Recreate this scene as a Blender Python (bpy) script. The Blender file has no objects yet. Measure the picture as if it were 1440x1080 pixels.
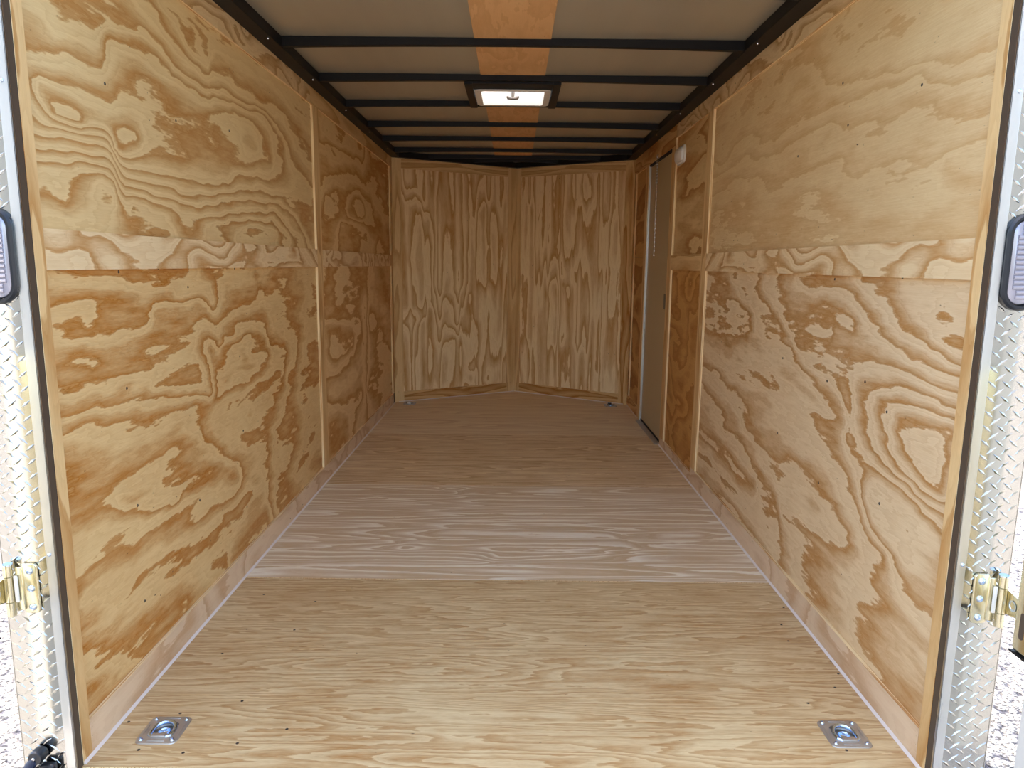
import bpy, bmesh, math, random
import numpy as np
from mathutils import Vector, Matrix
random.seed(7)
scene = bpy.context.scene
C = scene.collection
PI = math.pi

# ------------------------------------------------------------------ camera
cam_data = bpy.data.cameras.new('camera')
cam_data.sensor_width = 36.0
cam_data.lens = 1008.548 / 1440 * 36.0
cam_data.clip_start = 0.02
cam_ob = bpy.data.objects.new('camera', cam_data)
C.objects.link(cam_ob)
Rv = Vector((0.9999414, 0.0022208, 0.0105981)); Uv = Vector((-0.0108189, 0.1642823, 0.9863540)); Fv = Vector((-0.0004494, 0.9864108, -0.1642967))
cam_ob.matrix_world = Matrix(((Rv.x, Uv.x, -Fv.x, 0.0108), (Rv.y, Uv.y, -Fv.y, 0.0), (Rv.z, Uv.z, -Fv.z, 1.2213), (0, 0, 0, 1)))
scene.camera = cam_ob

# ------------------------------------------------------------------ light and exposure
scene.view_settings.view_transform = 'Standard'
scene.view_settings.look = 'None'
scene.view_settings.gamma = 1.0
scene.view_settings.use_curve_mapping = False
scene.view_settings.exposure = .46
SUN_EL, SUN_AZ = math.radians(66), math.radians(-28)      # azimuth from +Y (nose of the trailer) towards +X
world = bpy.data.worlds.new('world'); scene.world = world
world.use_nodes = True
nt = world.node_tree; nt.nodes.clear()
sky = nt.nodes.new('ShaderNodeTexSky'); sky.sky_type = 'NISHITA'; sky.sun_disc = False
sky.sun_elevation = SUN_EL; sky.sun_rotation = SUN_AZ; sky.air_density = 1.0; sky.dust_density = 3.0; sky.ozone_density = 1.0
bg = nt.nodes.new('ShaderNodeBackground'); bg.inputs['Strength'].default_value = 0.75
wo = nt.nodes.new('ShaderNodeOutputWorld')
nt.links.new(sky.outputs[0], bg.inputs[0]); nt.links.new(bg.outputs[0], wo.inputs[0])
sun = bpy.data.lights.new('sun', 'SUN'); sun.energy = 4.6; sun.angle = math.radians(0.53); sun.color = (1.0, 0.96, 0.90)
sun_ob = bpy.data.objects.new('sun', sun); C.objects.link(sun_ob)
sd = Vector((math.sin(SUN_AZ) * math.cos(SUN_EL), math.cos(SUN_AZ) * math.cos(SUN_EL), math.sin(SUN_EL)))
sun_ob.rotation_euler = sd.to_track_quat('Z', 'Y').to_euler(); sun_ob.location = (0, 0, 8)
scene.cycles.max_bounces = 16; scene.cycles.diffuse_bounces = 10; scene.cycles.glossy_bounces = 5
scene.cycles.sample_clamp_indirect = 12.0

# growth-ring lines of the big boards: (ring number, [(along the wall, height) in metres])
CONTOURS = {
 'LU': [
  (10, [(1.975,1.57), (2.081,1.561), (2.077,1.532), (1.955,1.52), (1.961,1.56)]),
  (10.6, [(2.01,1.545)]),
  (9, [(2.002,1.668), (2.129,1.697), (2.285,1.687), (2.389,1.677), (2.548,1.682), (2.596,1.717), (2.843,1.775), (3.009,1.768), (3.189,1.704), (3.216,1.653), (2.988,1.612), (2.712,1.556), (2.448,1.556), (2.349,1.526), (2.134,1.526), (1.976,1.489)]),
  (9.7, [(2.911,1.681), (3.056,1.673)]),
  (8, [(1.954,1.766), (1.972,1.803), (2.048,1.806), (2.151,1.843), (2.27,1.819), (2.334,1.79), (2.518,1.761), (2.698,1.8), (2.847,1.804), (3.141,1.834), (3.391,1.758), (3.36,1.662), (3.171,1.571), (2.812,1.55), (2.703,1.49), (2.36,1.471), (2.157,1.471), (1.974,1.476)]),
  (7, [(1.655,1.495), (1.742,1.513), (1.895,1.523), (1.965,1.501), (1.981,1.436), (2.216,1.44), (2.391,1.425), (2.699,1.461), (3.096,1.498), (3.378,1.513), (3.79,1.351)]),
  (6, [(1.641,1.465), (1.758,1.483), (1.938,1.491), (1.963,1.447), (1.991,1.413), (2.212,1.412), (2.348,1.388), (2.551,1.399), (2.797,1.442), (3.263,1.48), (3.57,1.431), (3.736,1.309)]),
  (5, [(1.638,1.442), (1.795,1.452), (1.946,1.459), (1.964,1.407), (2.242,1.388), (2.569,1.369), (2.789,1.382), (3.222,1.443), (3.477,1.364), (3.643,1.307)]),
  (4, [(1.635,1.419), (1.848,1.44), (1.954,1.426)]),
  (4, [(2.026,1.378), (2.234,1.332), (2.247,1.31)]),
  (4.4, [(1.731,1.371), (1.685,1.391)]),
  (3, [(1.878,1.411), (1.941,1.425), (1.949,1.392), (1.905,1.348), (1.863,1.306), (1.866,1.289)]),
  (3, [(1.627,1.311), (1.721,1.304), (1.781,1.289)]),
  (4, [(2.497,1.321), (2.66,1.356), (2.928,1.391), (3.216,1.398), (3.433,1.338)]),
  (3, [(2.78,1.313), (3.015,1.365), (3.244,1.342)]),
  (8, [(1.636,1.66), (1.78,1.696), (1.864,1.701), (1.94,1.708)]),
  (7, [(1.738,1.744), (1.846,1.795), (1.897,1.774), (1.929,1.752)]),
  (7, [(1.886,1.85), (1.937,1.811), (1.971,1.878)]),
  (9, [(1.64,1.626), (1.769,1.627), (1.864,1.624), (1.97,1.625)]),
  (10, [(1.67,1.598), (1.772,1.58), (1.964,1.577)]),
  (10.5, [(1.709,1.55), (1.809,1.545)]),
  (7, [(1.963,1.826), (2.095,1.847), (2.241,1.84), (2.371,1.807), (2.564,1.796), (2.85,1.824), (3.142,1.845), (3.45,1.768), (3.558,1.664), (3.893,1.573)]),
  (6, [(2.135,1.934), (2.254,1.931), (2.333,1.904), (2.493,1.87), (2.756,1.877), (3.022,1.861), (3.426,1.879), (3.704,1.784), (3.906,1.682)]),
  (5, [(2.261,1.977), (2.395,1.976), (2.549,1.984), (2.796,1.987), (3.163,1.996), (3.516,1.967), (3.912,1.921)]),
  (5, [(2.413,1.974), (2.591,1.989), (2.595,1.863), (2.456,1.885), (2.393,1.96)]),
  (5.5, [(2.522,1.935)]),
 ],
 'LL': [
  (3, [(1.656,1.19), (1.909,1.191), (2.071,1.161), (2.324,1.132), (2.501,1.121), (2.518,1.07)]),
  (4, [(1.64,1.079), (1.679,1.13), (1.809,1.135), (1.985,1.115), (2.092,1.077), (1.976,1.052), (1.795,1.045), (1.688,1.041)]),
  (4.5, [(1.803,1.095)]),
  (5, [(1.683,1.007), (1.787,0.987), (1.708,0.948), (1.661,0.934)]),
  (5, [(1.657,0.907), (1.693,0.922), (1.855,0.918), (2.069,0.918), (2.334,0.9), (2.371,0.856), (2.474,0.758), (2.32,0.806), (2.062,0.868)]),
  (5.5, [(2.152,0.88), (1.907,0.886)]),
  (6, [(1.662,0.865), (1.844,0.842), (2.056,0.826), (2.318,0.787), (2.497,0.744)]),
  (7, [(1.668,0.828), (1.838,0.801), (2.081,0.76), (2.447,0.733), (2.548,0.745)]),
  (7.5, [(2.216,0.656), (1.753,0.757)]),
  (8, [(1.641,0.722), (1.768,0.684), (1.738,0.655), (1.91,0.6), (2.067,0.541), (2.235,0.506), (2.511,0.474), (2.668,0.405)]),
  (7.9, [(1.918,0.656), (1.82,0.677), (2.059,0.607)]),
  (8.4, [(1.862,0.575), (2.188,0.464)]),
  (7, [(2.571,0.911), (2.861,0.924), (3.027,0.895), (3.053,0.817), (2.971,0.742), (2.716,0.76), (2.554,0.786), (2.476,0.942)]),
  (7.5, [(2.789,0.851)]),
  (6, [(2.411,0.978), (2.524,0.937), (2.744,0.958), (3.033,0.943), (3.17,0.841), (3.277,0.721), (3.187,0.668), (2.9,0.729), (2.596,0.704)]),
  (6, [(2.388,0.653), (2.544,0.714), (2.71,0.715), (2.963,0.682), (3.094,0.567), (3.011,0.508), (2.867,0.481), (2.746,0.535), (2.627,0.531), (2.479,0.611)]),
  (6.5, [(2.817,0.601)]),
  (5, [(2.958,1.151), (3.082,1.038), (3.389,0.912), (3.465,0.792), (3.314,0.674), (3.378,0.48), (3.115,0.431), (3.067,0.364), (3.252,0.201), (3.078,0.147)]),
  (4, [(3.823,1.194), (3.629,0.92), (3.72,0.807), (3.754,0.65), (3.529,0.536), (3.716,0.344), (3.541,0.234), (3.387,0.188)]),
  (4, [(2.464,1.195), (2.712,1.145), (2.99,1.139), (3.102,1.185)]),
  (5, [(2.574,0.931), (2.49,1.041), (2.402,1.076), (2.092,1.077)]),
  (7, [(1.642,0.423), (1.682,0.477), (1.76,0.484), (1.91,0.489), (2.112,0.461), (2.401,0.423), (2.434,0.356), (2.274,0.369)]),
  (8, [(1.651,0.618), (1.701,0.607), (1.704,0.625), (1.675,0.642)]),
  (6, [(1.647,0.382), (1.767,0.371), (1.972,0.343), (2.124,0.31), (2.418,0.241), (2.496,0.162), (2.522,0.092)]),
  (6.9, [(1.84,0.458), (1.929,0.437)]),
  (7, [(1.65,0.192), (1.74,0.188), (1.886,0.14), (2.061,0.107), (2.202,0.121)]),
  (8, [(1.646,0.161), (1.716,0.109), (1.851,0.084)]),
  (7, [(2.759,0.232), (2.931,0.205), (2.982,0.108), (2.8,0.121), (2.64,0.142), (2.533,0.087)]),
  (6, [(2.515,0.299), (2.659,0.278), (2.771,0.322)]),
 ],
 'RL': [
  (5, [(2.504,1.093), (2.412,1.108), (2.321,1.094), (2.244,1.067), (2.182,1.045), (2.173,0.997), (2.256,0.97), (2.341,0.97), (2.413,0.991), (2.457,1.036), (2.504,1.093)]),
  (5.5, [(2.33,1.028)]),
  (4.7, [(2.654,1.053), (2.616,1.139), (2.142,0.983)]),
  (4, [(2.614,1.196), (2.569,1.166), (2.252,1.161), (2.17,1.129), (2.086,1.066), (1.98,1.026), (1.827,0.983), (1.641,0.964)]),
  (3, [(2.146,1.198), (2.012,1.112), (1.896,1.058), (1.757,1.028), (1.636,0.995)]),
  (2, [(1.917,1.168), (1.808,1.095), (1.737,1.052), (1.631,1.029)]),
  (1.5, [(1.728,1.129)]),
  (6, [(3.429,1.191), (3.238,1.104), (2.796,1.032), (2.635,0.958), (2.605,0.876), (2.357,0.822), (2.223,0.799), (2.184,0.752), (2.224,0.696), (2.335,0.709), (2.542,0.758), (2.742,0.755), (3.091,0.771), (3.435,0.762), (3.843,0.801)]),
  (6.5, [(3.044,0.915), (2.761,0.855), (2.3,0.755)]),
  (5, [(2.983,1.149), (2.732,1.014), (2.49,0.892), (2.225,0.864), (2.139,0.771), (2.144,0.697), (2.008,0.653), (1.82,0.653), (1.63,0.599)]),
  (7, [(3.865,0.908), (3.329,0.92), (3.096,0.985), (3.266,1.037), (3.672,1.188)]),
  (7, [(3.629,0.721), (3.364,0.647), (3.015,0.582), (2.889,0.499), (2.706,0.417), (2.591,0.293), (2.449,0.28)]),
  (6.1, [(3.629,0.721), (3.303,0.794), (2.977,0.764), (2.708,0.739), (2.662,0.658), (2.51,0.595), (2.313,0.595), (2.156,0.555), (2.052,0.507), (2.005,0.452), (1.868,0.43)]),
  (6.5, [(3.188,0.651), (2.803,0.58)]),
  (8, [(3.889,0.588), (3.428,0.492), (3.098,0.406), (2.821,0.333), (2.651,0.295), (2.665,0.207)]),
  (9, [(3.897,0.325), (3.45,0.356), (3.205,0.308), (2.922,0.301)]),
  (6, [(1.64,0.899), (1.813,0.91), (2.053,0.892), (2.1,0.858), (2.068,0.786), (1.988,0.727), (1.853,0.674), (1.64,0.653)]),
  (7, [(1.635,0.876), (1.862,0.877), (1.98,0.855), (1.951,0.787), (1.862,0.72), (1.731,0.681), (1.649,0.671)]),
  (8, [(1.642,0.85), (1.826,0.831), (1.88,0.819), (1.797,0.753), (1.739,0.724), (1.646,0.687)]),
  (8.5, [(1.716,0.804)]),
  (7, [(2.643,0.482), (2.445,0.528), (2.25,0.496), (2.108,0.403), (2.225,0.367), (2.412,0.358), (2.557,0.417), (2.643,0.482)]),
  (7.5, [(2.352,0.432)]),
  (4, [(2.014,0.591), (1.905,0.626), (1.691,0.605), (1.639,0.587)]),
  (4, [(2.014,0.591), (1.947,0.509), (1.819,0.492), (1.758,0.47)]),
  (3.5, [(1.773,0.551)]),
  (8, [(3.871,0.199), (3.321,0.203), (2.898,0.182), (2.625,0.164)]),
  (9, [(3.785,0.092), (3.249,0.083), (2.913,0.073), (2.7,0.061)]),
 ],
 'RU': [
  (3, [(2.349,2.019), (2.271,1.957), (2.397,1.905), (2.504,1.861), (2.274,1.804), (2.147,1.793), (2.006,1.769), (1.848,1.745), (1.637,1.739)]),
  (4, [(2.822,1.997), (2.97,1.93), (3.319,1.924), (3.544,1.9), (3.65,1.797), (3.781,1.766)]),
  (5, [(3.145,1.74), (2.65,1.731), (2.296,1.741), (1.922,1.715)]),
  (6, [(2.862,1.665), (2.57,1.664), (2.427,1.665), (2.602,1.599), (2.264,1.575), (1.995,1.574), (1.937,1.603), (1.858,1.619)]),
  (7, [(3.252,1.591), (2.664,1.562), (2.264,1.575)]),
  (8, [(3.826,1.508), (2.91,1.483), (2.6,1.474), (2.541,1.398), (2.327,1.343), (2.395,1.296)]),
  (7, [(2.179,1.472), (1.954,1.494), (1.81,1.481), (1.751,1.503), (1.64,1.519)]),
  (8, [(1.787,1.472), (1.735,1.417), (1.628,1.406)]),
 ],
 'LFU': [
  (7, [(4.674,1.564), (4.891,1.638), (5.117,1.634), (5.168,1.553), (4.876,1.511), (4.645,1.529), (4.674,1.564)]),
  (7.5, [(4.938,1.573)]),
  (6, [(4.109,1.58), (4.402,1.626), (5.008,1.695), (5.301,1.624), (5.493,1.562), (5.043,1.497), (4.384,1.48), (4.103,1.531), (4.109,1.58)]),
  (5, [(4.039,1.616), (4.408,1.678), (5.018,1.778), (5.522,1.822), (6.312,1.851)]),
  (4, [(4.031,1.843), (4.389,1.879), (4.662,1.878), (5.089,1.904), (5.142,1.852)]),
  (5, [(5.403,1.959), (5.992,2.055), (6.151,1.992), (5.816,1.869), (5.389,1.833)]),
  (3, [(4.039,1.909), (4.437,1.917), (5.158,1.996)]),
  (5, [(4.411,1.335), (4.47,1.454), (4.981,1.458), (5.472,1.365)]),
  (6, [(5.686,1.358), (5.929,1.449), (6.265,1.388)]),
 ],
 'LFL': [
  (6, [(4.073,0.832), (4.407,0.844), (4.701,0.774), (4.718,0.668), (4.438,0.663), (4.058,0.71)]),
  (6.5, [(4.155,0.767)]),
  (5, [(4.039,0.913), (4.465,0.894), (4.92,0.822), (5.039,0.715), (4.71,0.603), (4.277,0.599), (4.024,0.612)]),
  (6, [(4.072,0.28), (4.389,0.258), (4.489,0.185), (4.224,0.16), (4.04,0.205), (4.072,0.28)]),
  (6.4, [(4.255,0.213)]),
  (6, [(5.264,0.838), (5.492,0.837), (5.482,0.747), (5.257,0.781)]),
  (6, [(5.132,0.303), (5.367,0.413), (6.059,0.344), (6.147,0.228), (5.346,0.219)]),
  (4, [(5.138,0.987), (5.033,0.66), (5.053,0.23), (4.779,0.146)]),
  (5, [(4.018,0.385), (4.401,0.357), (4.927,0.311)]),
  (4, [(4.072,0.467), (4.413,0.455), (4.882,0.485)]),
 ],
 'VL': [
  (6, [(0.091,1.61), (0.137,1.735), (0.215,1.657), (0.294,1.473), (0.301,1.028), (0.252,0.856), (0.091,0.859)]),
  (6.5, [(0.188,1.261)]),
  (5, [(0.061,1.832), (0.217,1.821), (0.33,1.62), (0.374,1.369), (0.347,0.898), (0.251,0.726), (0.088,0.71)]),
  (4, [(0.152,1.959), (0.263,1.803), (0.411,1.582), (0.407,1.027), (0.515,0.961), (0.662,1.026), (0.724,1.593), (0.688,1.996)]),
  (3.4, [(0.542,1.586)]),
  (5, [(0.371,0.941), (0.489,0.719), (0.612,0.671), (0.725,1.025)]),
  (6, [(0.346,0.811), (0.464,0.543), (0.612,0.626), (0.687,0.714), (0.75,0.936)]),
  (6, [(0.861,1.685), (0.911,1.753), (0.963,1.602), (0.992,1.159), (0.915,1.047), (0.863,1.203), (0.861,1.685)]),
  (6.5, [(0.939,1.381)]),
  (5, [(0.786,1.552), (0.86,1.858), (0.961,1.842), (1.092,1.652), (1.126,0.932), (1.048,0.703), (0.814,0.733), (0.788,0.936), (0.786,1.552)]),
  (7, [(0.462,0.138), (0.463,0.364), (0.612,0.537), (0.687,0.351), (0.738,0.141)]),
  (5, [(0.764,0.255), (0.97,0.567), (1.127,0.747)]),
  (6, [(0.073,0.473), (0.226,0.597), (0.298,0.725)]),
  (4, [(0.92,0.128), (1.025,0.238), (1.132,0.279)]),
 ],
 'VR': [
  (6, [(1.152,1.115), (1.119,0.701), (1.034,0.519), (0.99,1.027), (1.028,1.742)]),
  (5, [(0.93,2.02), (0.957,1.387), (0.909,0.939), (0.952,0.431), (1.055,0.117)]),
  (4, [(0.828,2.014), (0.791,1.495), (0.654,1.035), (0.665,0.497)]),
  (6, [(0.83,0.941), (0.781,1.055), (0.727,0.944), (0.742,0.492)]),
  (5, [(0.653,1.984), (0.668,1.602), (0.738,1.386), (0.706,1.123), (0.601,0.948), (0.612,0.388), (0.735,0.147)]),
  (6, [(0.293,1.215), (0.248,1.593), (0.158,1.342), (0.055,1.05)]),
  (5, [(0.365,1.969), (0.359,1.042), (0.307,0.915), (0.31,0.299), (0.429,0.154)]),
  (6, [(0.199,0.875), (0.191,0.983), (0.147,1.048), (0.086,0.965), (0.061,0.321)]),
  (6, [(0.482,1.913), (0.419,1.806), (0.412,1.971)]),
  (4, [(0.557,1.169), (0.501,0.908), (0.514,0.508)]),
 ],
 'F2': [
  (4, [(-0.349,3.793), (-0.043,3.661), (0.016,3.573), (0.215,3.536), (0.449,3.587), (0.222,3.67), (0.045,3.71)]),
  (3, [(0.5,3.774), (0.759,3.872), (1.037,3.867)]),
  (5, [(-0.516,3.13), (-0.275,3.28), (-0.01,3.307), (0.043,3.271), (0.394,3.339)]),
  (6, [(-0.453,2.968), (-0.243,3.208), (-0.112,3.177), (-0.008,3.077), (0.042,3.03), (0.24,3.052), (0.475,2.964), (0.533,3.028), (0.473,3.125), (0.068,3.13)]),
  (5, [(0.923,3.104), (0.613,3.062), (0.488,3.142), (0.651,3.272), (0.976,3.3)]),
  (6, [(0.89,3.171), (0.693,3.148), (0.881,3.137)]),
  (7, [(-0.052,2.86), (0.041,2.877), (0.232,2.926), (0.415,2.962)]),
  (4, [(-0.808,2.811), (-0.591,2.874), (-0.005,2.777), (0.84,2.799)]),
  (2, [(-1.046,3.673), (-0.464,3.74), (1.145,3.922)]),
  (3, [(-1.069,3.452), (-0.788,3.503), (-0.69,3.662)]),
  (4, [(-1.037,3.257), (-0.631,3.269), (-0.615,3.327), (-0.829,3.379)]),
  (3, [(-0.872,2.65), (-0.444,2.686), (0.811,2.692)]),
 ],
}
WALL_SCREWS = [(-1, 1.937, 1.667), (-1, 2.327, 1.65), (-1, 2.756, 1.696), (-1, 1.933, 1.191), (-1, 2.739, 1.196), (-1, 1.928, 0.877), (-1, 2.745, 0.861), (-1, 1.936, 0.54), (-1, 2.326, 0.424), (-1, 2.739, 0.257), (-1, 2.741, 0.568), (-1, 2.338, 1.138), (-1, 1.935, 0.253), (1, 1.922, 1.682), (1, 2.325, 1.658), (1, 2.714, 1.621), (1, 2.386, 1.796), (1, 2.328, 1.186), (1, 1.923, 1.199), (1, 2.321, 0.856), (1, 1.936, 0.832), (1, 2.718, 0.88), (1, 1.928, 0.572), (1, 2.322, 0.51), (1, 2.715, 0.588), (1, 2.071, 0.894), (1, 3.523, 0.857), (-1, 3.576, 0.662)]
FLOOR_SCREWS = [(-0.925, 1.636), (-0.577, 1.724), (-0.741, 1.845), (-0.905, 2.501), (-0.714, 2.244), (-0.896, 2.092), (-0.7, 2.451), (-1.009, 1.747), (-0.888, 1.786), (-0.686, 1.665), (-0.808, 1.627), (0.861, 1.864), (1.015, 2.016), (1.023, 2.086), (0.952, 2.316), (1.007, 2.444), (0.879, 1.664), (0.973, 1.943), (0.935, 2.207)]

# ------------------------------------------------------------------ materials
MATS = {}
def newmat(name):
    m = bpy.data.materials.new(name); m.use_nodes = True
    n = m.node_tree.nodes; b = n['Principled BSDF']; MATS[name] = m
    return m, m.node_tree, b
def srgb(r, g, b):
    f = lambda c: (c / 255 / 12.92) if c / 255 <= .04045 else ((c / 255 + .055) / 1.055) ** 2.4
    return (f(r), f(g), f(b), 1)
def simple(name, col, rough=.5, metal=0., bump=None, spec=None, noise=None, emit=None):
    m, t, b = newmat(name)
    b.inputs['Base Color'].default_value = col
    b.inputs['Roughness'].default_value = rough
    b.inputs['Metallic'].default_value = metal
    if spec is not None: b.inputs['Specular IOR Level'].default_value = spec
    tc = None
    if bump or noise:
        tc = t.nodes.new('ShaderNodeTexCoord')
    if noise:     # (scale, amount)
        n = t.nodes.new('ShaderNodeTexNoise'); n.inputs['Scale'].default_value = noise[0]; n.inputs['Detail'].default_value = 4
        t.links.new(tc.outputs['Object'], n.inputs['Vector'])
        mx = t.nodes.new('ShaderNodeMix'); mx.data_type = 'RGBA'
        mx.inputs['A'].default_value = tuple(c * (1 - noise[1]) for c in col[:3]) + (1,)
        mx.inputs['B'].default_value = tuple(min(1, c * (1 + noise[1])) for c in col[:3]) + (1,)
        t.links.new(n.outputs['Fac'], mx.inputs['Factor']); t.links.new(mx.outputs['Result'], b.inputs['Base Color'])
    if bump:      # (scale, strength)
        n = t.nodes.new('ShaderNodeTexNoise'); n.inputs['Scale'].default_value = bump[0]
        t.links.new(tc.outputs['Object'], n.inputs['Vector'])
        bp = t.nodes.new('ShaderNodeBump'); bp.inputs['Strength'].default_value = bump[1]; bp.inputs['Distance'].default_value = .002
        t.links.new(n.outputs['Fac'], bp.inputs['Height']); t.links.new(bp.outputs['Normal'], b.inputs['Normal'])
    return m

def ply_group():
    """Rotary-cut pine: growth rings as a height field cut into bands, light early wood to amber late wood with a sharp far edge."""
    g = bpy.data.node_groups.new('pine_veneer', 'ShaderNodeTree')
    I = g.interface
    def inp(n, t, d):
        s = I.new_socket(n, in_out='INPUT', socket_type=t); s.default_value = d
    inp('Light', 'NodeSocketColor', (.7, .5, .25, 1)); inp('Dark', 'NodeSocketColor', (.45, .22, .07, 1))
    inp('Seed', 'NodeSocketFloat', 0.); inp('Rings', 'NodeSocketFloat', 6.); inp('ScaleU', 'NodeSocketFloat', 1.); inp('ScaleV', 'NodeSocketFloat', 3.)
    inp('Jag', 'NodeSocketFloat', .25); inp('Contrast', 'NodeSocketFloat', 1.); inp('Start', 'NodeSocketFloat', .25); inp('Fibre', 'NodeSocketFloat', .5)
    inp('Blotch', 'NodeSocketFloat', .3); inp('Flip', 'NodeSocketFloat', 0.)
    I.new_socket('Color', in_out='OUTPUT', socket_type='NodeSocketColor'); I.new_socket('Height', in_out='OUTPUT', socket_type='NodeSocketFloat')
    N = g.nodes; L = g.links
    gi = N.new('NodeGroupInput'); go = N.new('NodeGroupOutput')
    uv = N.new('ShaderNodeUVMap'); uv.uv_map = 'UVMap'
    at = N.new('ShaderNodeAttribute'); at.attribute_name = 'ring_height'
    sep = N.new('ShaderNodeSeparateXYZ'); L.new(uv.outputs[0], sep.inputs[0])
    def M(op, a, b=None, c=None):
        n = N.new('ShaderNodeMath'); n.operation = op
        for i, v in enumerate((a, b, c)):
            if v is None: continue
            if isinstance(v, (int, float)): n.inputs[i].default_value = v
            else: L.new(v, n.inputs[i])
        return n.outputs[0]
    def vec(su, sv):
        c = N.new('ShaderNodeCombineXYZ')
        L.new(M('MULTIPLY', sep.outputs[0], su), c.inputs[0]); L.new(M('MULTIPLY', sep.outputs[1], sv), c.inputs[1]); L.new(gi.outputs['Seed'], c.inputs[2])
        return c.outputs[0]
    def noise(v, detail=2, rough=.5, dist=0., scale=1.):
        n = N.new('ShaderNodeTexNoise'); n.inputs['Scale'].default_value = scale; n.inputs['Detail'].default_value = detail
        n.inputs['Roughness'].default_value = rough; n.inputs['Distortion'].default_value = dist
        L.new(v, n.inputs['Vector']); return n.outputs['Fac']
    n0 = noise(vec(gi.outputs['ScaleU'], gi.outputs['ScaleV']), 1.5, .4, .4)
    n1 = noise(vec(7., 30.), 3, .65)
    n2 = noise(vec(2.2, 9.), 2, .5, .3)
    h = M('ADD', M('MULTIPLY', M('SUBTRACT', n0, .5), gi.outputs['Rings']), at.outputs['Fac'])
    h = M('ADD', h, M('MULTIPLY', M('SUBTRACT', n1, .5), gi.outputs['Jag']))
    h = M('ADD', h, M('MULTIPLY', M('SUBTRACT', n2, .5), M('MULTIPLY', gi.outputs['Jag'], 1.6)))
    f = M('FRACT', M('ADD', h, 20.))
    # Start..1 : soft rise to amber, then a drop over 3 % back to light
    rise = N.new('ShaderNodeMapRange'); rise.interpolation_type = 'SMOOTHSTEP'
    L.new(f, rise.inputs[0]); L.new(gi.outputs['Start'], rise.inputs[1]); rise.inputs[2].default_value = .93
    fall = N.new('ShaderNodeMapRange'); L.new(f, fall.inputs[0]); fall.inputs[1].default_value = .955; fall.inputs[2].default_value = 1.0
    fall.inputs[3].default_value = 1.; fall.inputs[4].default_value = 0.
    band = M('MULTIPLY', rise.outputs[0], fall.outputs[0])
    band = M('ABSOLUTE', M('SUBTRACT', band, gi.outputs['Flip']))
    fr2 = M('FRACT', M('ADD', M('MULTIPLY', h, 3.), 7.3))
    sub = M('MULTIPLY', M('POWER', fr2, 2.5), .24)
    band = M('ADD', band, M('SUBTRACT', sub, .05))
    bl = noise(vec(3., 5.), 3, .6, .6)
    band = M('ADD', M('MULTIPLY', band, gi.outputs['Contrast']), M('MULTIPLY', M('SUBTRACT', bl, .45), gi.outputs['Blotch']))
    fib = noise(vec(9., 330.), 2, .6)
    fib2 = noise(vec(45., 900.), 1, .5)
    fs = M('ADD', M('SUBTRACT', fib, .5), M('MULTIPLY', M('SUBTRACT', fib2, .5), .7))
    band = M('ADD', band, M('MULTIPLY', fs, gi.outputs['Fibre']))
    cl = N.new('ShaderNodeClamp'); L.new(band, cl.inputs[0]); cl.inputs[1].default_value = -.25; cl.inputs[2].default_value = 1.25
    mx = N.new('ShaderNodeMix'); mx.data_type = 'RGBA'; mx.clamp_factor = False
    L.new(cl.outputs[0], mx.inputs['Factor']); L.new(gi.outputs['Light'], mx.inputs['A']); L.new(gi.outputs['Dark'], mx.inputs['B'])
    # small dark pits and specks
    vo = N.new('ShaderNodeTexNoise'); vo.inputs['Scale'].default_value = 1.; vo.inputs['Detail'].default_value = 0
    L.new(vec(60., 130.), vo.inputs['Vector'])
    sp = N.new('ShaderNodeMapRange'); L.new(vo.outputs['Fac'], sp.inputs[0]); sp.inputs[1].default_value = .86; sp.inputs[2].default_value = .93
    m2 = N.new('ShaderNodeMix'); m2.data_type = 'RGBA'
    L.new(sp.outputs[0], m2.inputs['Factor']); L.new(mx.outputs['Result'], m2.inputs['A']); m2.inputs['B'].default_value = (.12, .06, .025, 1)
    L.new(m2.outputs['Result'], go.inputs['Color'])
    L.new(M('ADD', M('MULTIPLY', fs, .6), M('MULTIPLY', band, .15)), go.inputs['Height'])
    return g
PLY = ply_group()
def ply(name, light, dark, seed, rings=6., su=.8, sv=2.6, jag=.25, contrast=1., start=.25, fibre=.35, blotch=.3, flip=0., rough=.55, bump=.35):
    m, t, b = newmat(name)
    g = t.nodes.new('ShaderNodeGroup'); g.node_tree = PLY
    for k, v in (('Light', srgb(*light)), ('Dark', srgb(*dark)), ('Seed', seed * 7.31), ('Rings', rings), ('ScaleU', su), ('ScaleV', sv), ('Jag', jag),
                 ('Contrast', contrast), ('Start', start), ('Fibre', fibre), ('Blotch', blotch), ('Flip', flip)):
        g.inputs[k].default_value = v
    t.links.new(g.outputs['Color'], b.inputs['Base Color'])
    bp = t.nodes.new('ShaderNodeBump'); bp.inputs['Strength'].default_value = bump; bp.inputs['Distance'].default_value = .0015
    t.links.new(g.outputs['Height'], bp.inputs['Height']); t.links.new(bp.outputs['Normal'], b.inputs['Normal'])
    b.inputs['Roughness'].default_value = rough; b.inputs['Specular IOR Level'].default_value = .5 if 'floor' in name else .3
    if 'floor' in name: b.inputs['Roughness'].default_value = .42
    return m

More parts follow.
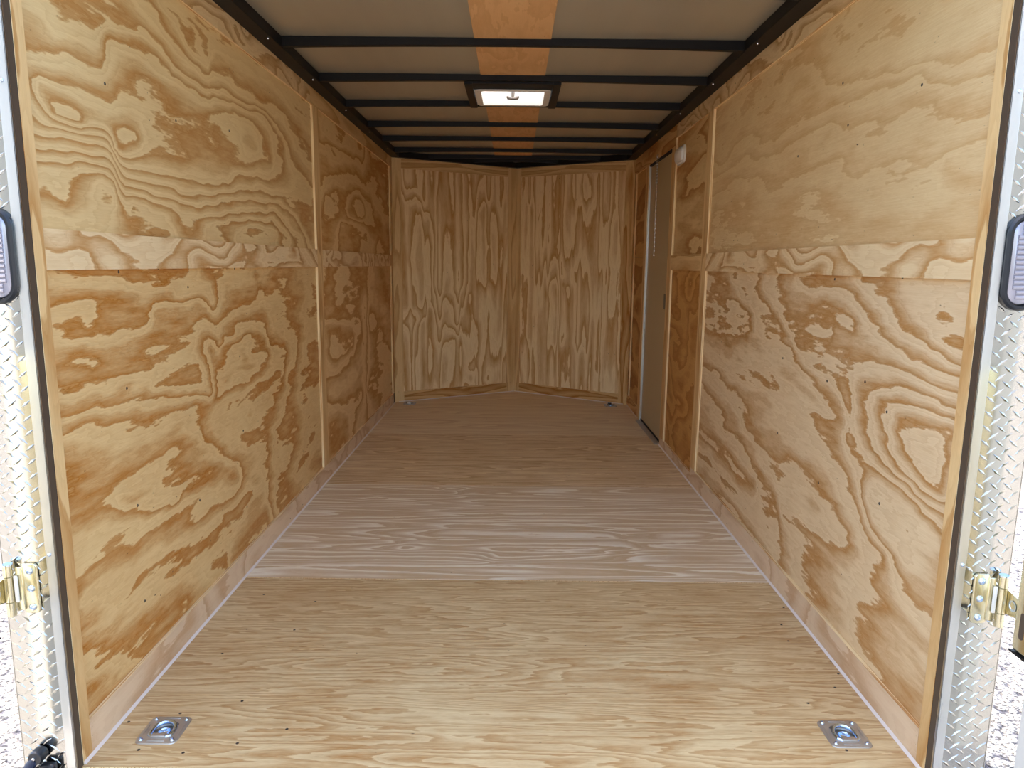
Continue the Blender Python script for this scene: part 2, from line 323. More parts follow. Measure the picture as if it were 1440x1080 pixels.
def edge_ply():      # end grain of plywood: thin light and dark plies
    m, t, b = newmat('plywood_edge')
    tc = t.nodes.new('ShaderNodeTexCoord'); mp = t.nodes.new('ShaderNodeMapping'); mp.inputs['Scale'].default_value = (260, 2.5, 2.5)
    n = t.nodes.new('ShaderNodeTexNoise'); n.inputs['Scale'].default_value = 1.; n.inputs['Detail'].default_value = 2
    cr = t.nodes.new('ShaderNodeValToRGB'); cr.color_ramp.elements[0].position = .38; cr.color_ramp.elements[0].color = srgb(196, 140, 76)
    cr.color_ramp.elements[1].position = .52; cr.color_ramp.elements[1].color = srgb(247, 219, 165)
    t.links.new(tc.outputs['Object'], mp.inputs[0]); t.links.new(mp.outputs[0], n.inputs['Vector']); t.links.new(n.outputs['Fac'], cr.inputs[0])
    t.links.new(cr.outputs[0], b.inputs['Base Color']); b.inputs['Roughness'].default_value = .7
    return m
M_EDGE = edge_ply()
M_STEEL = simple('black_painted_steel', (.010, .009, .009, 1), .5, bump=(60, .15), spec=.22)
M_FRAME = simple('brown_black_frame_steel', srgb(84, 70, 56), .5, bump=(40, .2))
M_GAP = simple('rubber_seal', (.01, .008, .01, 1), .7)
M_ZINC = simple('yellow_zinc_plate', (.72, .66, .46, 1), .24, 1., noise=(18, .15))
M_BLUEZINC = simple('bright_zinc_screw', (.62, .72, .86, 1), .22, 1.)
M_GALV = simple('galvanised_plate', (.56, .52, .46, 1), .46, .8, noise=(25, .12))
M_RING = simple('polished_zinc_ring', (.60, .76, .98, 1), .2, 1.)  # blue of the reflected sky put into the base colour
M_WHITEPL = simple('white_plastic', srgb(232, 226, 214), .4)
M_TAUPE = simple('taupe_door_skin', srgb(192, 170, 128), .5, bump=(120, .1))
M_BLACKPL = simple('black_rubber', (.012, .013, .016, 1), .28)
M_CHROME = simple('chrome', (.75, .76, .78, 1), .14, 1.)
M_DARKMETAL = simple('dark_screw', (.10, .09, .08, 1), .4, .8)
M_CAULK = simple('white_caulk', srgb(236, 222, 208), .6)

def alu_mat(name, col, rough, aniso=(3., 60.)):
    m, t, b = newmat(name)
    b.inputs['Base Color'].default_value = col; b.inputs['Metallic'].default_value = 1.; b.inputs['Roughness'].default_value = rough
    tc = t.nodes.new('ShaderNodeTexCoord'); mp = t.nodes.new('ShaderNodeMapping'); mp.inputs['Scale'].default_value = (aniso[1], aniso[1], aniso[0])
    n = t.nodes.new('ShaderNodeTexNoise'); n.inputs['Scale'].default_value = 1.; n.inputs['Detail'].default_value = 4
    t.links.new(tc.outputs['Object'], mp.inputs[0]); t.links.new(mp.outputs[0], n.inputs['Vector'])
    mr = t.nodes.new('ShaderNodeMapRange'); t.links.new(n.outputs['Fac'], mr.inputs[0]); mr.inputs[3].default_value = rough * .6; mr.inputs[4].default_value = rough * 1.6
    t.links.new(mr.outputs[0], b.inputs['Roughness'])
    bp = t.nodes.new('ShaderNodeBump'); bp.inputs['Strength'].default_value = .25; bp.inputs['Distance'].default_value = .001
    t.links.new(n.outputs['Fac'], bp.inputs['Height']); t.links.new(bp.outputs['Normal'], b.inputs['Normal'])
    return m
M_ALU = alu_mat('brushed_aluminium', (.70, .70, .67, 1), .3)
M_DIAMOND = alu_mat('polished_tread_aluminium', (.54, .525, .475, 1), .11, (14., 14.))

def roof_mat():
    m, t, b = newmat('roof_sheet_metal')
    tc = t.nodes.new('ShaderNodeTexCoord'); mp = t.nodes.new('ShaderNodeMapping'); mp.inputs['Scale'].default_value = (9, .25, 1)
    n = t.nodes.new('ShaderNodeTexNoise'); n.inputs['Scale'].default_value = 1.; n.inputs['Detail'].default_value = 3
    t.links.new(tc.outputs['Object'], mp.inputs[0]); t.links.new(mp.outputs[0], n.inputs['Vector'])
    cr = t.nodes.new('ShaderNodeValToRGB'); cr.color_ramp.elements[0].color = srgb(176, 166, 144); cr.color_ramp.elements[1].color = srgb(196, 187, 164)  # lengthwise streaks: satin highlights put into the sheet colour
    t.links.new(n.outputs['Fac'], cr.inputs[0]); t.links.new(cr.outputs[0], b.inputs['Base Color'])
    b.inputs['Roughness'].default_value = .36; b.inputs['Metallic'].default_value = .35
    return m
M_ROOF = roof_mat()

def gravel_mat():
    m, t, b = newmat('pale_gravel')
    tc = t.nodes.new('ShaderNodeTexCoord')
    v = t.nodes.new('ShaderNodeTexVoronoi'); v.inputs['Scale'].default_value = 38
    t.links.new(tc.outputs['Object'], v.inputs['Vector'])
    v2 = t.nodes.new('ShaderNodeTexNoise'); v2.inputs['Scale'].default_value = 90; v2.inputs['Detail'].default_value = 4
    t.links.new(tc.outputs['Object'], v2.inputs['Vector'])
    cr = t.nodes.new('ShaderNodeValToRGB'); e = cr.color_ramp.elements
    e[0].position = .0; e[0].color = srgb(236, 228, 212); e[1].position = .85; e[1].color = srgb(96, 92, 96)  # stones darken towards their edges: crevice shade painted into the colour
    e.new(.5).color = srgb(205, 196, 182)
    t.links.new(v.outputs['Distance'], cr.inputs[0])
    mx = t.nodes.new('ShaderNodeMix'); mx.data_type = 'RGBA'; mx.blend_type = 'MULTIPLY'; mx.inputs['Factor'].default_value = .8
    c2 = t.nodes.new('ShaderNodeValToRGB'); c2.color_ramp.elements[0].position = .44; c2.color_ramp.elements[0].color = srgb(34, 32, 48); c2.color_ramp.elements[1].position = .52  # bluish dark specks stand in for the shadows between stones
    t.links.new(v2.outputs['Fac'], c2.inputs[0]); t.links.new(cr.outputs[0], mx.inputs['A']); t.links.new(c2.outputs[0], mx.inputs['B'])
    t.links.new(mx.outputs['Result'], b.inputs['Base Color'])
    bp = t.nodes.new('ShaderNodeBump'); bp.inputs['Strength'].default_value = 1.; bp.inputs['Distance'].default_value = .03; bp.invert = True
    t.links.new(v.outputs['Distance'], bp.inputs['Height']); t.links.new(bp.outputs['Normal'], b.inputs['Normal'])
    b.inputs['Roughness'].default_value = .9
    return m
M_GRAVEL = gravel_mat()

# ------------------------------------------------------------------ mesh helpers
def props(o, label=None, cat=None, group=None, kind=None):
    if label: o['label'] = label
    if cat: o['category'] = cat
    if group: o['group'] = group
    if kind: o['kind'] = kind
    return o
def link(name, me, mat, parent=None, loc=None, smooth=False):
    o = bpy.data.objects.new(name, me); C.objects.link(o)
    if mat is not None and not me.materials:
        for mm in (mat if isinstance(mat, (list, tuple)) else [mat]): me.materials.append(mm)
    if smooth:
        for p in me.polygons: p.use_smooth = True
    if parent is not None:
        o.parent = parent
        o.matrix_parent_inverse = Matrix.Identity(4)
    if loc is not None: o.location = loc
    return o
def empty(name, loc, label, cat, group=None, kind=None, rot=(0, 0, 0)):
    o = bpy.data.objects.new(name, None); C.objects.link(o); o.location = loc; o.rotation_euler = rot; o.empty_display_size = .05
    return props(o, label, cat, group, kind)
def make(name, bm, mat, parent=None, smooth=False, loc=None):
    bmesh.ops.recalc_face_normals(bm, faces=bm.faces[:])
    me = bpy.data.meshes.new(name); bm.to_mesh(me); bm.free()
    o = link(name, me, mat, parent, loc)
    if smooth:
        for p in me.polygons: p.use_smooth = True
        try: me.set_sharp_from_angle(angle=math.radians(38))
        except Exception: pass
    return o
def box(bm, x0, x1, y0, y1, z0, z1, bevel=0., seg=2, mi=0):
    v = [bm.verts.new((x, y, z)) for x in (x0, x1) for y in (y0, y1) for z in (z0, z1)]
    fs = [bm.faces.new([v[i] for i in q]) for q in ((0, 1, 3, 2), (4, 6, 7, 5), (0, 4, 5, 1), (2, 3, 7, 6), (0, 2, 6, 4), (1, 5, 7, 3))]
    for f in fs: f.material_index = mi
    if bevel > 0:
        es = list({e for f in fs for e in f.edges})
        bmesh.ops.bevel(bm, geom=es, offset=bevel, segments=seg, affect='EDGES', profile=.5)
    return v
def tube(bm, pts, r, seg=10, closed=False, cap=True):
    pts = [Vector(p) for p in pts]; n = len(pts); rings = []
    up = None
    for i, p in enumerate(pts):
        a = pts[(i - 1) % n] if (closed or i > 0) else p
        b = pts[(i + 1) % n] if (closed or i < n - 1) else p
        d = (b - a).normalized()
        if up is None:
            up = d.orthogonal().normalized()
        up = (up - d * up.dot(d)).normalized()
        s = d.cross(up)
        rr = r[i] if isinstance(r, (list, tuple)) else r
        rings.append([bm.verts.new(p + (up * math.cos(2 * PI * k / seg) + s * math.sin(2 * PI * k / seg)) * rr) for k in range(seg)])
    for i in range(n if closed else n - 1):
        A, B = rings[i], rings[(i + 1) % n]
        for k in range(seg):
            bm.faces.new((A[k], A[(k + 1) % seg], B[(k + 1) % seg], B[k]))
    if cap and not closed:
        bm.faces.new(rings[0][::-1]); bm.faces.new(rings[-1])
def lathe(bm, prof, seg=32, cx=0, cy=0, cz=0, axis='z', close=False):
    rings = []
    for r, z in prof:
        ring = []
        for k in range(seg):
            a = 2 * PI * k / seg; p = (r * math.cos(a), r * math.sin(a), z)
            if axis == 'y': p = (p[0], p[2], p[1])
            elif axis == 'x': p = (p[2], p[0], p[1])
            ring.append(bm.verts.new((p[0] + cx, p[1] + cy, p[2] + cz)))
        rings.append(ring)
    for A, B in zip(rings, rings[1:]):
        for k in range(seg): bm.faces.new((A[k], A[(k + 1) % seg], B[(k + 1) % seg], B[k]))
    if close: bm.faces.new(rings[0][::-1]); bm.faces.new(rings[-1])
def rrect(w, h, r, n=6):
    out = []
    for cx, cy, a0 in ((w / 2 - r, h / 2 - r, 0), (-w / 2 + r, h / 2 - r, 90), (-w / 2 + r, -h / 2 + r, 180), (w / 2 - r, -h / 2 + r, 270)):
        for k in range(n + 1):
            a = math.radians(a0 + 90 * k / n); out.append((cx + r * math.cos(a), cy + r * math.sin(a)))
    return out
def loops(bm, rings, cap0=True, cap1=True):
    """Skin closed rings of equal length."""
    R = [[bm.verts.new(p) for p in ring] for ring in rings]; n = len(R[0])
    for A, B in zip(R, R[1:]):
        for k in range(n): bm.faces.new((A[k], A[(k + 1) % n], B[(k + 1) % n], B[k]))
    if cap0: bm.faces.new(R[0][::-1])
    if cap1: bm.faces.new(R[-1])
    return R

def solve(cont, us, vs, iters=900):
    """Ring height between the traced growth lines (membrane through them)."""
    nu, nv = len(us), len(vs); H = np.zeros((nv, nu)); W = np.zeros((nv, nu), bool)
    acc = np.zeros((nv, nu)); cnt = np.zeros((nv, nu))
    du = us[1] - us[0]; dv = vs[1] - vs[0]; u0, v0 = us[0], vs[0]
    allv = [v for v, _ in cont]
    H[:] = sum(allv) / len(allv)
    for val, P in cont:
        if len(P) == 1: P = [P[0], P[0]]
        for (a, b), (c, d) in zip(P, P[1:]):
            k = max(2, int(max(abs(c - a) / du, abs(d - b) / dv) * 2.5) + 1)
            for s in np.linspace(0, 1, k):
                i = int(round((a + (c - a) * s - u0) / du)); j = int(round((b + (d - b) * s - v0) / dv))
                if 0 <= i < nu and 0 <= j < nv: acc[j, i] += val; cnt[j, i] += 1
    W = cnt > 0; fixed = np.where(W, acc / np.maximum(cnt, 1), 0)
    H = np.where(W, fixed, H)
    for _ in range(iters):
        P = np.pad(H, 1, mode='edge')
        H = np.where(W, fixed, (P[:-2, 1:-1] + P[2:, 1:-1] + P[1:-1, :-2] + P[1:-1, 2:]) / 4)
    for _ in range(2):
        P = np.pad(H, 1, mode='edge')
        H = .5 * H + .5 * (P[:-2, 1:-1] + P[2:, 1:-1] + P[1:-1, :-2] + P[1:-1, 2:]) / 4
    return H

def sheet(name, origin, U, V, nrm, u0, u1, v0, v1, mat, parent=None, thick=.009, cont=None, cell=None, holes=(), grain='u', label=None):
    """A veneered board: front face as a grid carrying the ring height, plain sides and back. u, v in metres."""
    O, U, V, Nn = Vector(origin), Vector(U), Vector(V), Vector(nrm)
    if cell is None: cell = .018 if cont else 10.
    nu = max(1, int((u1 - u0) / cell)); nv = max(1, int((v1 - v0) / cell))
    us = list(np.linspace(u0, u1, nu + 1)); vs = list(np.linspace(v0, v1, nv + 1))
    H = None
    if cont: H = solve(cont, us, vs)
    for (a, b, c, d) in holes:
        us = sorted(set(us + [a, b])); vs = sorted(set(vs + [c, d]))
    bm = bmesh.new(); uvl = bm.loops.layers.uv.new('UVMap'); hl = bm.verts.layers.float.new('ring_height')
    grid = [[bm.verts.new(O + U * u + V * v) for u in us] for v in vs]
    if H is not None:
        for j in range(len(vs)):
            for i in range(len(us)): grid[j][i][hl] = float(H[j, i])
    uvof = {}
    for j, v in enumerate(vs):
        for i, u in enumerate(us): uvof[grid[j][i]] = (u, v) if grain == 'u' else (v, u)
    front = []
    for j in range(len(vs) - 1):
        for i in range(len(us) - 1):
            cu = (us[i] + us[i + 1]) / 2; cv = (vs[j] + vs[j + 1]) / 2
            if any(a < cu < b and c < cv < d for a, b, c, d in holes): continue
            q = [grid[j][i], grid[j][i + 1], grid[j + 1][i + 1], grid[j + 1][i]]
            if (U.cross(V)).dot(Nn) < 0: q.reverse()
            f = bm.faces.new(q); front.append(f)
    for f in front:
        for l in f.loops: l[uvl].uv = uvof[l.vert]
    loose = [v for v in bm.verts if not v.link_faces]
    bmesh.ops.delete(bm, geom=loose, context='VERTS')
    bd = [e for e in bm.edges if len(e.link_faces) == 1]; bk = {}
    for e in bd:
        for v in e.verts:
            if v not in bk: bk[v] = bm.verts.new(v.co - Nn * thick)
    for e in bd:
        l = e.link_loops[0]; a, b = l.vert, l.link_loop_next.vert
        f = bm.faces.new((b, a, bk[a], bk[b])); f.material_index = 1
        for lp in f.loops: lp[uvl].uv = (0, 0)
    me = bpy.data.meshes.new(name); bm.to_mesh(me); bm.free()
    me.materials.append(mat); me.materials.append(M_EDGE)
    o = bpy.data.objects.new(name, me); C.objects.link(o)
    if parent is not None: o.parent = parent
    if label: o['label'] = label
    return o

# ------------------------------------------------------------------ dimensions (metres)
W = 1.03          # inner half width at the battens
RC = 1.042        # recessed face of the wall sheets
Y0, YJ, YC, YA = 1.556, 1.581, 6.275, 6.905   # rear face, end of wood, start of the nose, nose apex
XA = .03
H = 2.1025        # top of the wall boards
X, Y, Z = Vector((1, 0, 0)), Vector((0, 1, 0)), Vector((0, 0, 1))

# veneers
P_LU = ply('pine_left_upper', (228, 198, 142), (188, 136, 74), 1, rings=.9, su=1.4, sv=4, jag=.6, start=.3, contrast=.8, blotch=.45)
P_LL = ply('pine_left_lower', (226, 192, 134), (186, 128, 62), 2, rings=1.2, su=1.4, sv=4, jag=.9, start=.2, contrast=.85, blotch=.6)
P_LFU = ply('pine_left_far_upper', (232, 198, 140), (196, 142, 76), 3, rings=1.6, su=1.6, sv=2.6, jag=.6, contrast=.95)
P_LFL = ply('pine_left_far_lower', (236, 202, 146), (200, 148, 84), 4, rings=1.6, su=1.6, sv=2.6, jag=.6)
P_RU = ply('pine_right_upper', (228, 198, 146), (202, 156, 98), 5, rings=.8, su=1.2, sv=4, jag=1.1, start=.2, contrast=.5, blotch=.9, fibre=.7)
P_RL = ply('pine_right_lower', (230, 202, 158), (190, 142, 86), 6, rings=.8, su=1.4, sv=4, jag=.8, start=.25, contrast=.9, blotch=.35)
P_RMU = ply('pine_right_middle_upper', (224, 190, 132), (184, 132, 72), 7, rings=6, su=.9, sv=3, jag=.6)
P_RML = ply('pine_right_middle_lower', (206, 154, 86), (168, 108, 40), 8, rings=7, su=1.6, sv=2.8, jag=.8, contrast=.8)
P_RF = ply('pine_right_far', (206, 160, 98), (170, 116, 54), 9, rings=5, su=1.2, sv=3, jag=.4)
P_V1 = ply('pine_nose_left', (246, 218, 166), (206, 156, 94), 10, rings=4., su=.5, sv=9, jag=.5, start=.2, contrast=.9)
P_V2 = ply('pine_nose_right', (248, 220, 168), (208, 158, 96), 11, rings=4.5, su=.45, sv=11, jag=.5, start=.2, contrast=.9)
P_F1 = ply('pine_floor_near', (222, 194, 144), (184, 138, 84), 12, rings=16, su=.75, sv=11, jag=1.6, start=.08, contrast=.65, blotch=1.1, fibre=1.)
P_F2 = ply('pine_floor_second', (220, 190, 146), (250, 234, 204), 13, rings=8, su=.4, sv=9, jag=.45, start=.42, contrast=1.1, blotch=.25, fibre=.5)
P_F3 = ply('pine_floor_third', (240, 214, 168), (208, 170, 116), 14, rings=14, su=.5, sv=10, jag=.9, start=.1, contrast=1.0, blotch=1.2, fibre=.7)
P_F4 = ply('pine_floor_fourth', (243, 220, 178), (216, 182, 134), 15, rings=9, su=.6, sv=8, jag=.5, contrast=.7, blotch=.3)
P_B1 = ply('pine_batten_warm', (230, 194, 136), (190, 138, 76), 16, rings=5, su=.8, sv=9, jag=.4, contrast=.7)
P_B2 = ply('pine_batten_pale', (236, 208, 160), (202, 156, 100), 17, rings=8, su=2.4, sv=4.6, jag=.7, start=.35, contrast=.95)
P_B5 = ply('pine_batten_top', (230, 200, 150), (190, 146, 90), 21, rings=8, su=2.4, sv=4.6, jag=.7, start=.35, contrast=.9)
P_B3 = ply('pine_batten_grey', (230, 202, 166), (204, 164, 122), 18, rings=7, su=2., sv=4, jag=.6, start=.4, contrast=.75)
P_B4 = ply('pine_batten_nose', (220, 178, 118), (176, 118, 52), 19, rings=6, su=1.2, sv=9, jag=.4, contrast=.9)
P_LUAN = ply('luan_strip', (230, 182, 126), (206, 152, 96), 20, rings=5, su=1.6, sv=2.6, jag=1.5, start=.1, contrast=.45, blotch=.7, fibre=.3)

def struct(name, bm, mat, label, cat, parent=None, smooth=False):
    o = make(name, bm, mat, parent, smooth)
    if parent is None: props(o, label, cat, None, 'structure')
    return o

# ------------------------------------------------------------------ ground
GZ = -.50
bm = bmesh.new(); n = 40
box(bm, -40, 40, -45, 45, GZ - .3, GZ)
struct('ground', bm, M_GRAVEL, 'pale sunlit gravel ground outside, both sides of the rear opening', 'ground')

# ------------------------------------------------------------------ walls
# outer skins
bm = bmesh.new(); box(bm, -1.155, -RC - .012, Y0 + .03, YC + .06, -.15, 2.21)
wall_left = struct('wall_left', bm, M_FRAME, 'left plywood trailer wall with framing battens', 'wall')
bm = bmesh.new()
for (ya, yb, za, zb) in ((Y0 + .03, 4.83, -.15, 2.21), (4.83, 5.65, 1.985, 2.21), (4.83, 5.65, -.15, -.02), (5.65, YC + .06, -.15, 2.21)):
    box(bm, RC + .012, 1.155, ya, yb, za, zb)
wall_right = struct('wall_right', bm, M_FRAME, 'right plywood trailer wall with the side door', 'wall')
VLd = Vector((XA + W, YA - YC, 0)).normalized(); VLn = Vector((VLd.y, -VLd.x, 0)); LL_ = (Vector((XA, YA, 0)) - Vector((-W, YC, 0))).length
VRd = Vector((XA - W, YA - YC, 0)).normalized(); VRn = Vector((-VRd.y, VRd.x, 0)); LR_ = (Vector((XA, YA, 0)) - Vector((W, YC, 0))).length
OL = Vector((-W, YC, 0)); OR = Vector((W, YC, 0))
bm = bmesh.new()
for O, D, Nn, Ln in ((OL, VLd, VLn, LL_), (OR, VRd, VRn, LR_)):
    a = O - Nn * .026 - D * .02; b = O + D * (Ln + .02) - Nn * .026; c = b - Nn * .07; d = a - Nn * .07
    q = [[bm.verts.new((p.x, p.y, z)) for p in (a, b, c, d)] for z in (-.15, 2.21)]
    for k in range(4): bm.faces.new((q[0][k], q[0][(k + 1) % 4], q[1][(k + 1) % 4], q[1][k]))
    bm.faces.new(q[0][::-1]); bm.faces.new(q[1])
wall_front = struct('wall_front', bm, M_FRAME, 'front V-shaped nose wall of vertical grain plywood', 'wall')

def wsheet(side, ya, yb, za, zb, mat, cont=None, name='plywood_panel', label=None):
    x = side * RC; par = wall_left if side < 0 else wall_right
    return sheet(name, (x, 0, 0), Y, Z, (-side, 0, 0), ya, yb, za, zb, mat, par, cont=cont, label=label)
def wbat(side, ya, yb, za, zb, mat, vertical=False, proud=0., name='batten', label=None):
    x = side * (W - proud); par = wall_left if side < 0 else wall_right
    return sheet(name, (x, 0, 0), Y, Z, (-side, 0, 0), ya, yb, za, zb, mat, par, thick=.012 + proud, grain='v' if vertical else 'u', label=label)
wsheet(-1, YJ, 3.92, 1.24, H, P_LU, CONTOURS['LU'], label='upper left panel near the opening, looping ring grain')
wsheet(-1, YJ, 3.92, 0, 1.24, P_LL, CONTOURS['LL'], label='lower left panel near the opening, amber bands')
wsheet(-1, 3.92, YC, 1.24, H, P_LFU, CONTOURS['LFU'], label='upper left panel towards the nose')
wsheet(-1, 3.92, YC, 0, 1.24, P_LFL, CONTOURS['LFL'], label='lower left panel towards the nose')
wsheet(1, YJ, 3.92, 1.24, H, P_RU, CONTOURS['RU'], label='upper right panel near the opening, faint streaky grain')
wsheet(1, YJ, 3.92, 0, 1.24, P_RL, CONTOURS['RL'], label='lower right panel near the opening, flame-shaped grain')
wsheet(1, 3.92, 4.83, 1.24, H, P_RMU, label='upper panel between the right posts, beside the door')
wsheet(1, 3.92, 4.83, 0, 1.24, P_RML, label='dark orange lower panel between the right posts')
wsheet(1, 5.65, YC, 1.291, H, P_RF, label='narrow upper panel beyond the side door')
wsheet(1, 5.65, YC, 0, 1.289, P_RF, label='narrow lower panel beyond the side door')
Z1, Z2, ZM0, ZM1 = .095, 2.02, 1.198, 1.290
for s in (-1, 1):
    p0, p1 = 3.862, 3.965
    wbat(s, YJ, 1.617, 0, H, P_B1, True)                 # near post
    wbat(s, p0, p1, Z1, Z2, P_B1, True)
    wbat(s, 1.618, p0, ZM0, ZM1, P_B2)
    wbat(s, 1.618, 3.82, Z2, H, P_B5)
    wbat(s, 1.618, p1, 0, Z1, P_B3)
wbat(-1, p1, 6.19, ZM0, ZM1, P_B2)
wbat(-1, 3.821, YC, Z2, H, P_B1)
wbat(-1, p1 + .002, 6.19, 0, Z1, P_B3)
wbat(-1, 6.19, YC - .002, Z1, Z2, P_B1, True)
wbat(1, p1, 4.715, ZM0, ZM1, P_B1)
wbat(1, 3.821, 4.72, Z2, H, P_B5)
wbat(1, 4.721, YC, 1.975, H, P_B4)
wbat(1, 4.715, 4.83, .06, 1.975, P_B1, True)
wbat(1, p1 + .002, 4.83, 0, Z1 - .035, P_B3)
wbat(1, 5.65, 5.745, 0, 1.975, P_B1, True)
wbat(1, 5.746, YC, 0, Z1, P_B4)
wbat(1, 6.20, YC - .002, Z1, 1.975, P_B4, True)

# nose panels
def nsheet(side, u0, u1, z0, z1, mat, off, cont=None, grain='v', name='plywood_panel', thick=.009):
    O, D, Nn = (OL, VLd, VLn) if side < 0 else (OR, VRd, VRn)
    return sheet(name, O - Nn * off, D, Z, Nn, u0, u1, z0, z1, mat, wall_front, thick, cont, grain=grain)
for s, Ln, pm, key, cw in ((-1, LL_, P_V1, 'VL', .085), (1, LR_, P_V2, 'VR', .05)):
    nsheet(s, 0, Ln, 0, H, pm, .012, CONTOURS[key])
    nsheet(s, 0, .085, 0, H, P_B4 if s > 0 else P_B1, 0, name='batten', thick=.012)
    nsheet(s, Ln - cw, Ln, 0, H, P_B1, 0, name='batten', thick=.012)
    nsheet(s, .086, Ln - cw - .001, 0, .09, P_B4, 0, grain='u', name='batten', thick=.012)
    nsheet(s, .086, Ln - cw - .001, Z2, H, P_B1, 0, grain='u', name='batten', thick=.012)

# ------------------------------------------------------------------ floor
bm = bmesh.new()
pts = [(-1.05, Y0 - .0), (1.05, Y0 - .0), (1.05, YC), (XA, YA + .02), (-1.05, YC)]
lo = [bm.verts.new((x, y, -.16)) for x, y in pts]; hi = [bm.verts.new((x, y, -.032)) for x, y in pts]
for k in range(5): bm.faces.new((lo[k], lo[(k + 1) % 5], hi[(k + 1) % 5], hi[k]))
bm.faces.new(lo[::-1]); bm.faces.new(hi)
floor = struct('floor', bm, M_STEEL, 'plywood sheet floor of the trailer', 'floor')
RINGS = [(-.897, 1.713, 'left'), (.902, 1.728, 'right'), (-.898, 6.215, 'farleft'), (.886, 6.235, 'farright')]
def fsheet(ya, yb, mat, cont=None, holes=(), label=None):
    return sheet('plywood_sheet', (0, 0, 0), X, Y, Z, -W, W, ya, yb, mat, floor, .02, cont, cell=.022 if cont else (.3 if holes else None), holes=holes, label=label)
hr = .039
fsheet(1.572, 2.645, P_F1, holes=[(x - hr, x + hr, y - hr, y + hr) for x, y, _ in RINGS[:2]], label='yellowish floor sheet nearest the opening')
fsheet(2.648, 3.868, P_F2, CONTOURS['F2'], label='pinkish floor sheet with pale cathedral grain')
fsheet(3.870, 5.078, P_F3, label='brown streaky floor sheet')
fsheet(5.080, YC, P_F4, holes=[(x - .02, x + .02, 6.19, 6.22) for x, y, _ in RINGS[2:2]], label='floor sheet before the nose')
# triangular nose piece
bm = bmesh.new(); uvl = bm.loops.layers.uv.new('UVMap')
v = [bm.verts.new(p) for p in ((-W, YC + .002, 0), (W, YC + .002, 0), (XA, YA, 0))]; f = bm.faces.new(v)
v2 = [bm.verts.new(p) for p in ((-W, YC + .002, -.02), (W, YC + .002, -.02), (XA, YA, -.02))]
for k in range(3): bm.faces.new((v2[k], v2[(k + 1) % 3], v[(k + 1) % 3], v[k]))
for l in f.loops: l[uvl].uv = (l.vert.co.x, l.vert.co.y)
make('plywood_sheet', bm, P_F4, floor)['label'] = 'triangular floor piece in the nose'

# caulk beads along floor joints
def strip(bm, a, b, w, h):
    a, b = Vector(a), Vector(b); d = (b - a).normalized(); s = Vector((-d.y, d.x, 0)) * w
    P = [a, a + s, a + Z * h]; Q = [b, b + s, b + Z * h]
    p = [bm.verts.new(t) for t in P]; q = [bm.verts.new(t) for t in Q]
    for k in range(3): bm.faces.new((p[k], p[(k + 1) % 3], q[(k + 1) % 3], q[k]))
    bm.faces.new(p[::-1]); bm.faces.new(q)
bm = bmesh.new(); strip(bm, (-W, YJ, .0005), (-W, YC, .0005), -.006, .007)
struct('trim_1', bm, M_CAULK, 'thin white caulk line where floor meets left wall', 'trim')
bm = bmesh.new(); strip(bm, (W, YJ, .0005), (W, 4.86, .0005), .006, .007)
strip(bm, (W, 5.70, .0005), (W, YC, .0005), .004, .005)
struct('trim_2', bm, M_CAULK, 'thin white caulk line where floor meets right wall', 'trim')
bm = bmesh.new(); strip(bm, (-W + .03, YC + .015, .0005), (XA, YA - .004, .0005), -.004, .006); strip(bm, (XA, YA - .004, .0005), (W - .03, YC + .015, .0005), -.004, .006)
struct('trim_3', bm, M_CAULK, 'pale caulk line along the foot of the nose wall', 'trim')

# ------------------------------------------------------------------ ceiling
ZR = 2.150
bm = bmesh.new()
def roofpanel(xa, xb, ya, yb):
    box(bm, xa, xb, ya, yb, ZR, ZR + .004)
VX0, VX1, VY0, VY1 = -.175, .169, 3.905, 4.235
for q in ((-1.06, VX0, Y0, YC), (VX1, 1.06, Y0, YC), (VX0, VX1, Y0, VY0), (VX0, VX1, VY1, YC)): roofpanel(*q)
vv = [bm.verts.new(p) for p in ((-1.06, YC, ZR + .002), (1.06, YC, ZR + .002), (XA, YA + .02, ZR + .002))]; bm.faces.new(vv)
ceiling = struct('ceiling', bm, M_ROOF, 'grey metal roof sheet above the black bows', 'ceiling')
def luan(ya, yb):
    sheet('luan_strip', (0, 0, ZR - .004), X, Y, (0, 0, -1), -.163, .157, ya, yb, P_LUAN, ceiling, thick=.003, grain='v')
luan(Y0, 3.78); luan(4.34, 6.60)
# tubes on top of the walls
bm = bmesh.new(); box(bm, -1.13, -.964, Y0 + .03, YC, H + .0005, ZR - .001, .003)
t4 = struct('trim_4', bm, M_STEEL, 'black steel roof rail along the top of the left wall', 'trim')
bm = bmesh.new(); box(bm, .960, 1.13, Y0 + .03, YC, H + .0005, ZR - .001, .003)
t5 = struct('trim_5', bm, M_STEEL, 'black steel roof rail along the top of the right wall', 'trim')
bm = bmesh.new()
for O, D, Nn, Ln in ((OL, VLd, VLn, LL_), (OR, VRd, VRn, LR_)):
    a = O - Nn * .06; b = O + D * Ln - Nn * .06; c = O + D * (Ln + .0) + Nn * .045; d = O + Nn * .045
    q = [[bm.verts.new((p.x, p.y, z)) for p in (a, b, c, d)] for z in (H + .0005, ZR - .001)]
    for k in range(4): bm.faces.new((q[0][k], q[0][(k + 1) % 4], q[1][(k + 1) % 4], q[1][k]))
    bm.faces.new(q[0][::-1]); bm.faces.new(q[1])
struct('trim_6', bm, M_STEEL, 'black steel header along the top of the nose wall', 'trim')
# screws driven through the rails
for par, x in ((t4, -.98), (t5, .976)):
    for y in (2.45, 3.05, 3.7, 4.4, 5.1, 5.8):
        bm = bmesh.new(); lathe(bm, [(.0005, -.004), (.003, -.0035), (.004, 0)], 8, x, y, H); make('screw', bm, M_CHROME, par, True)

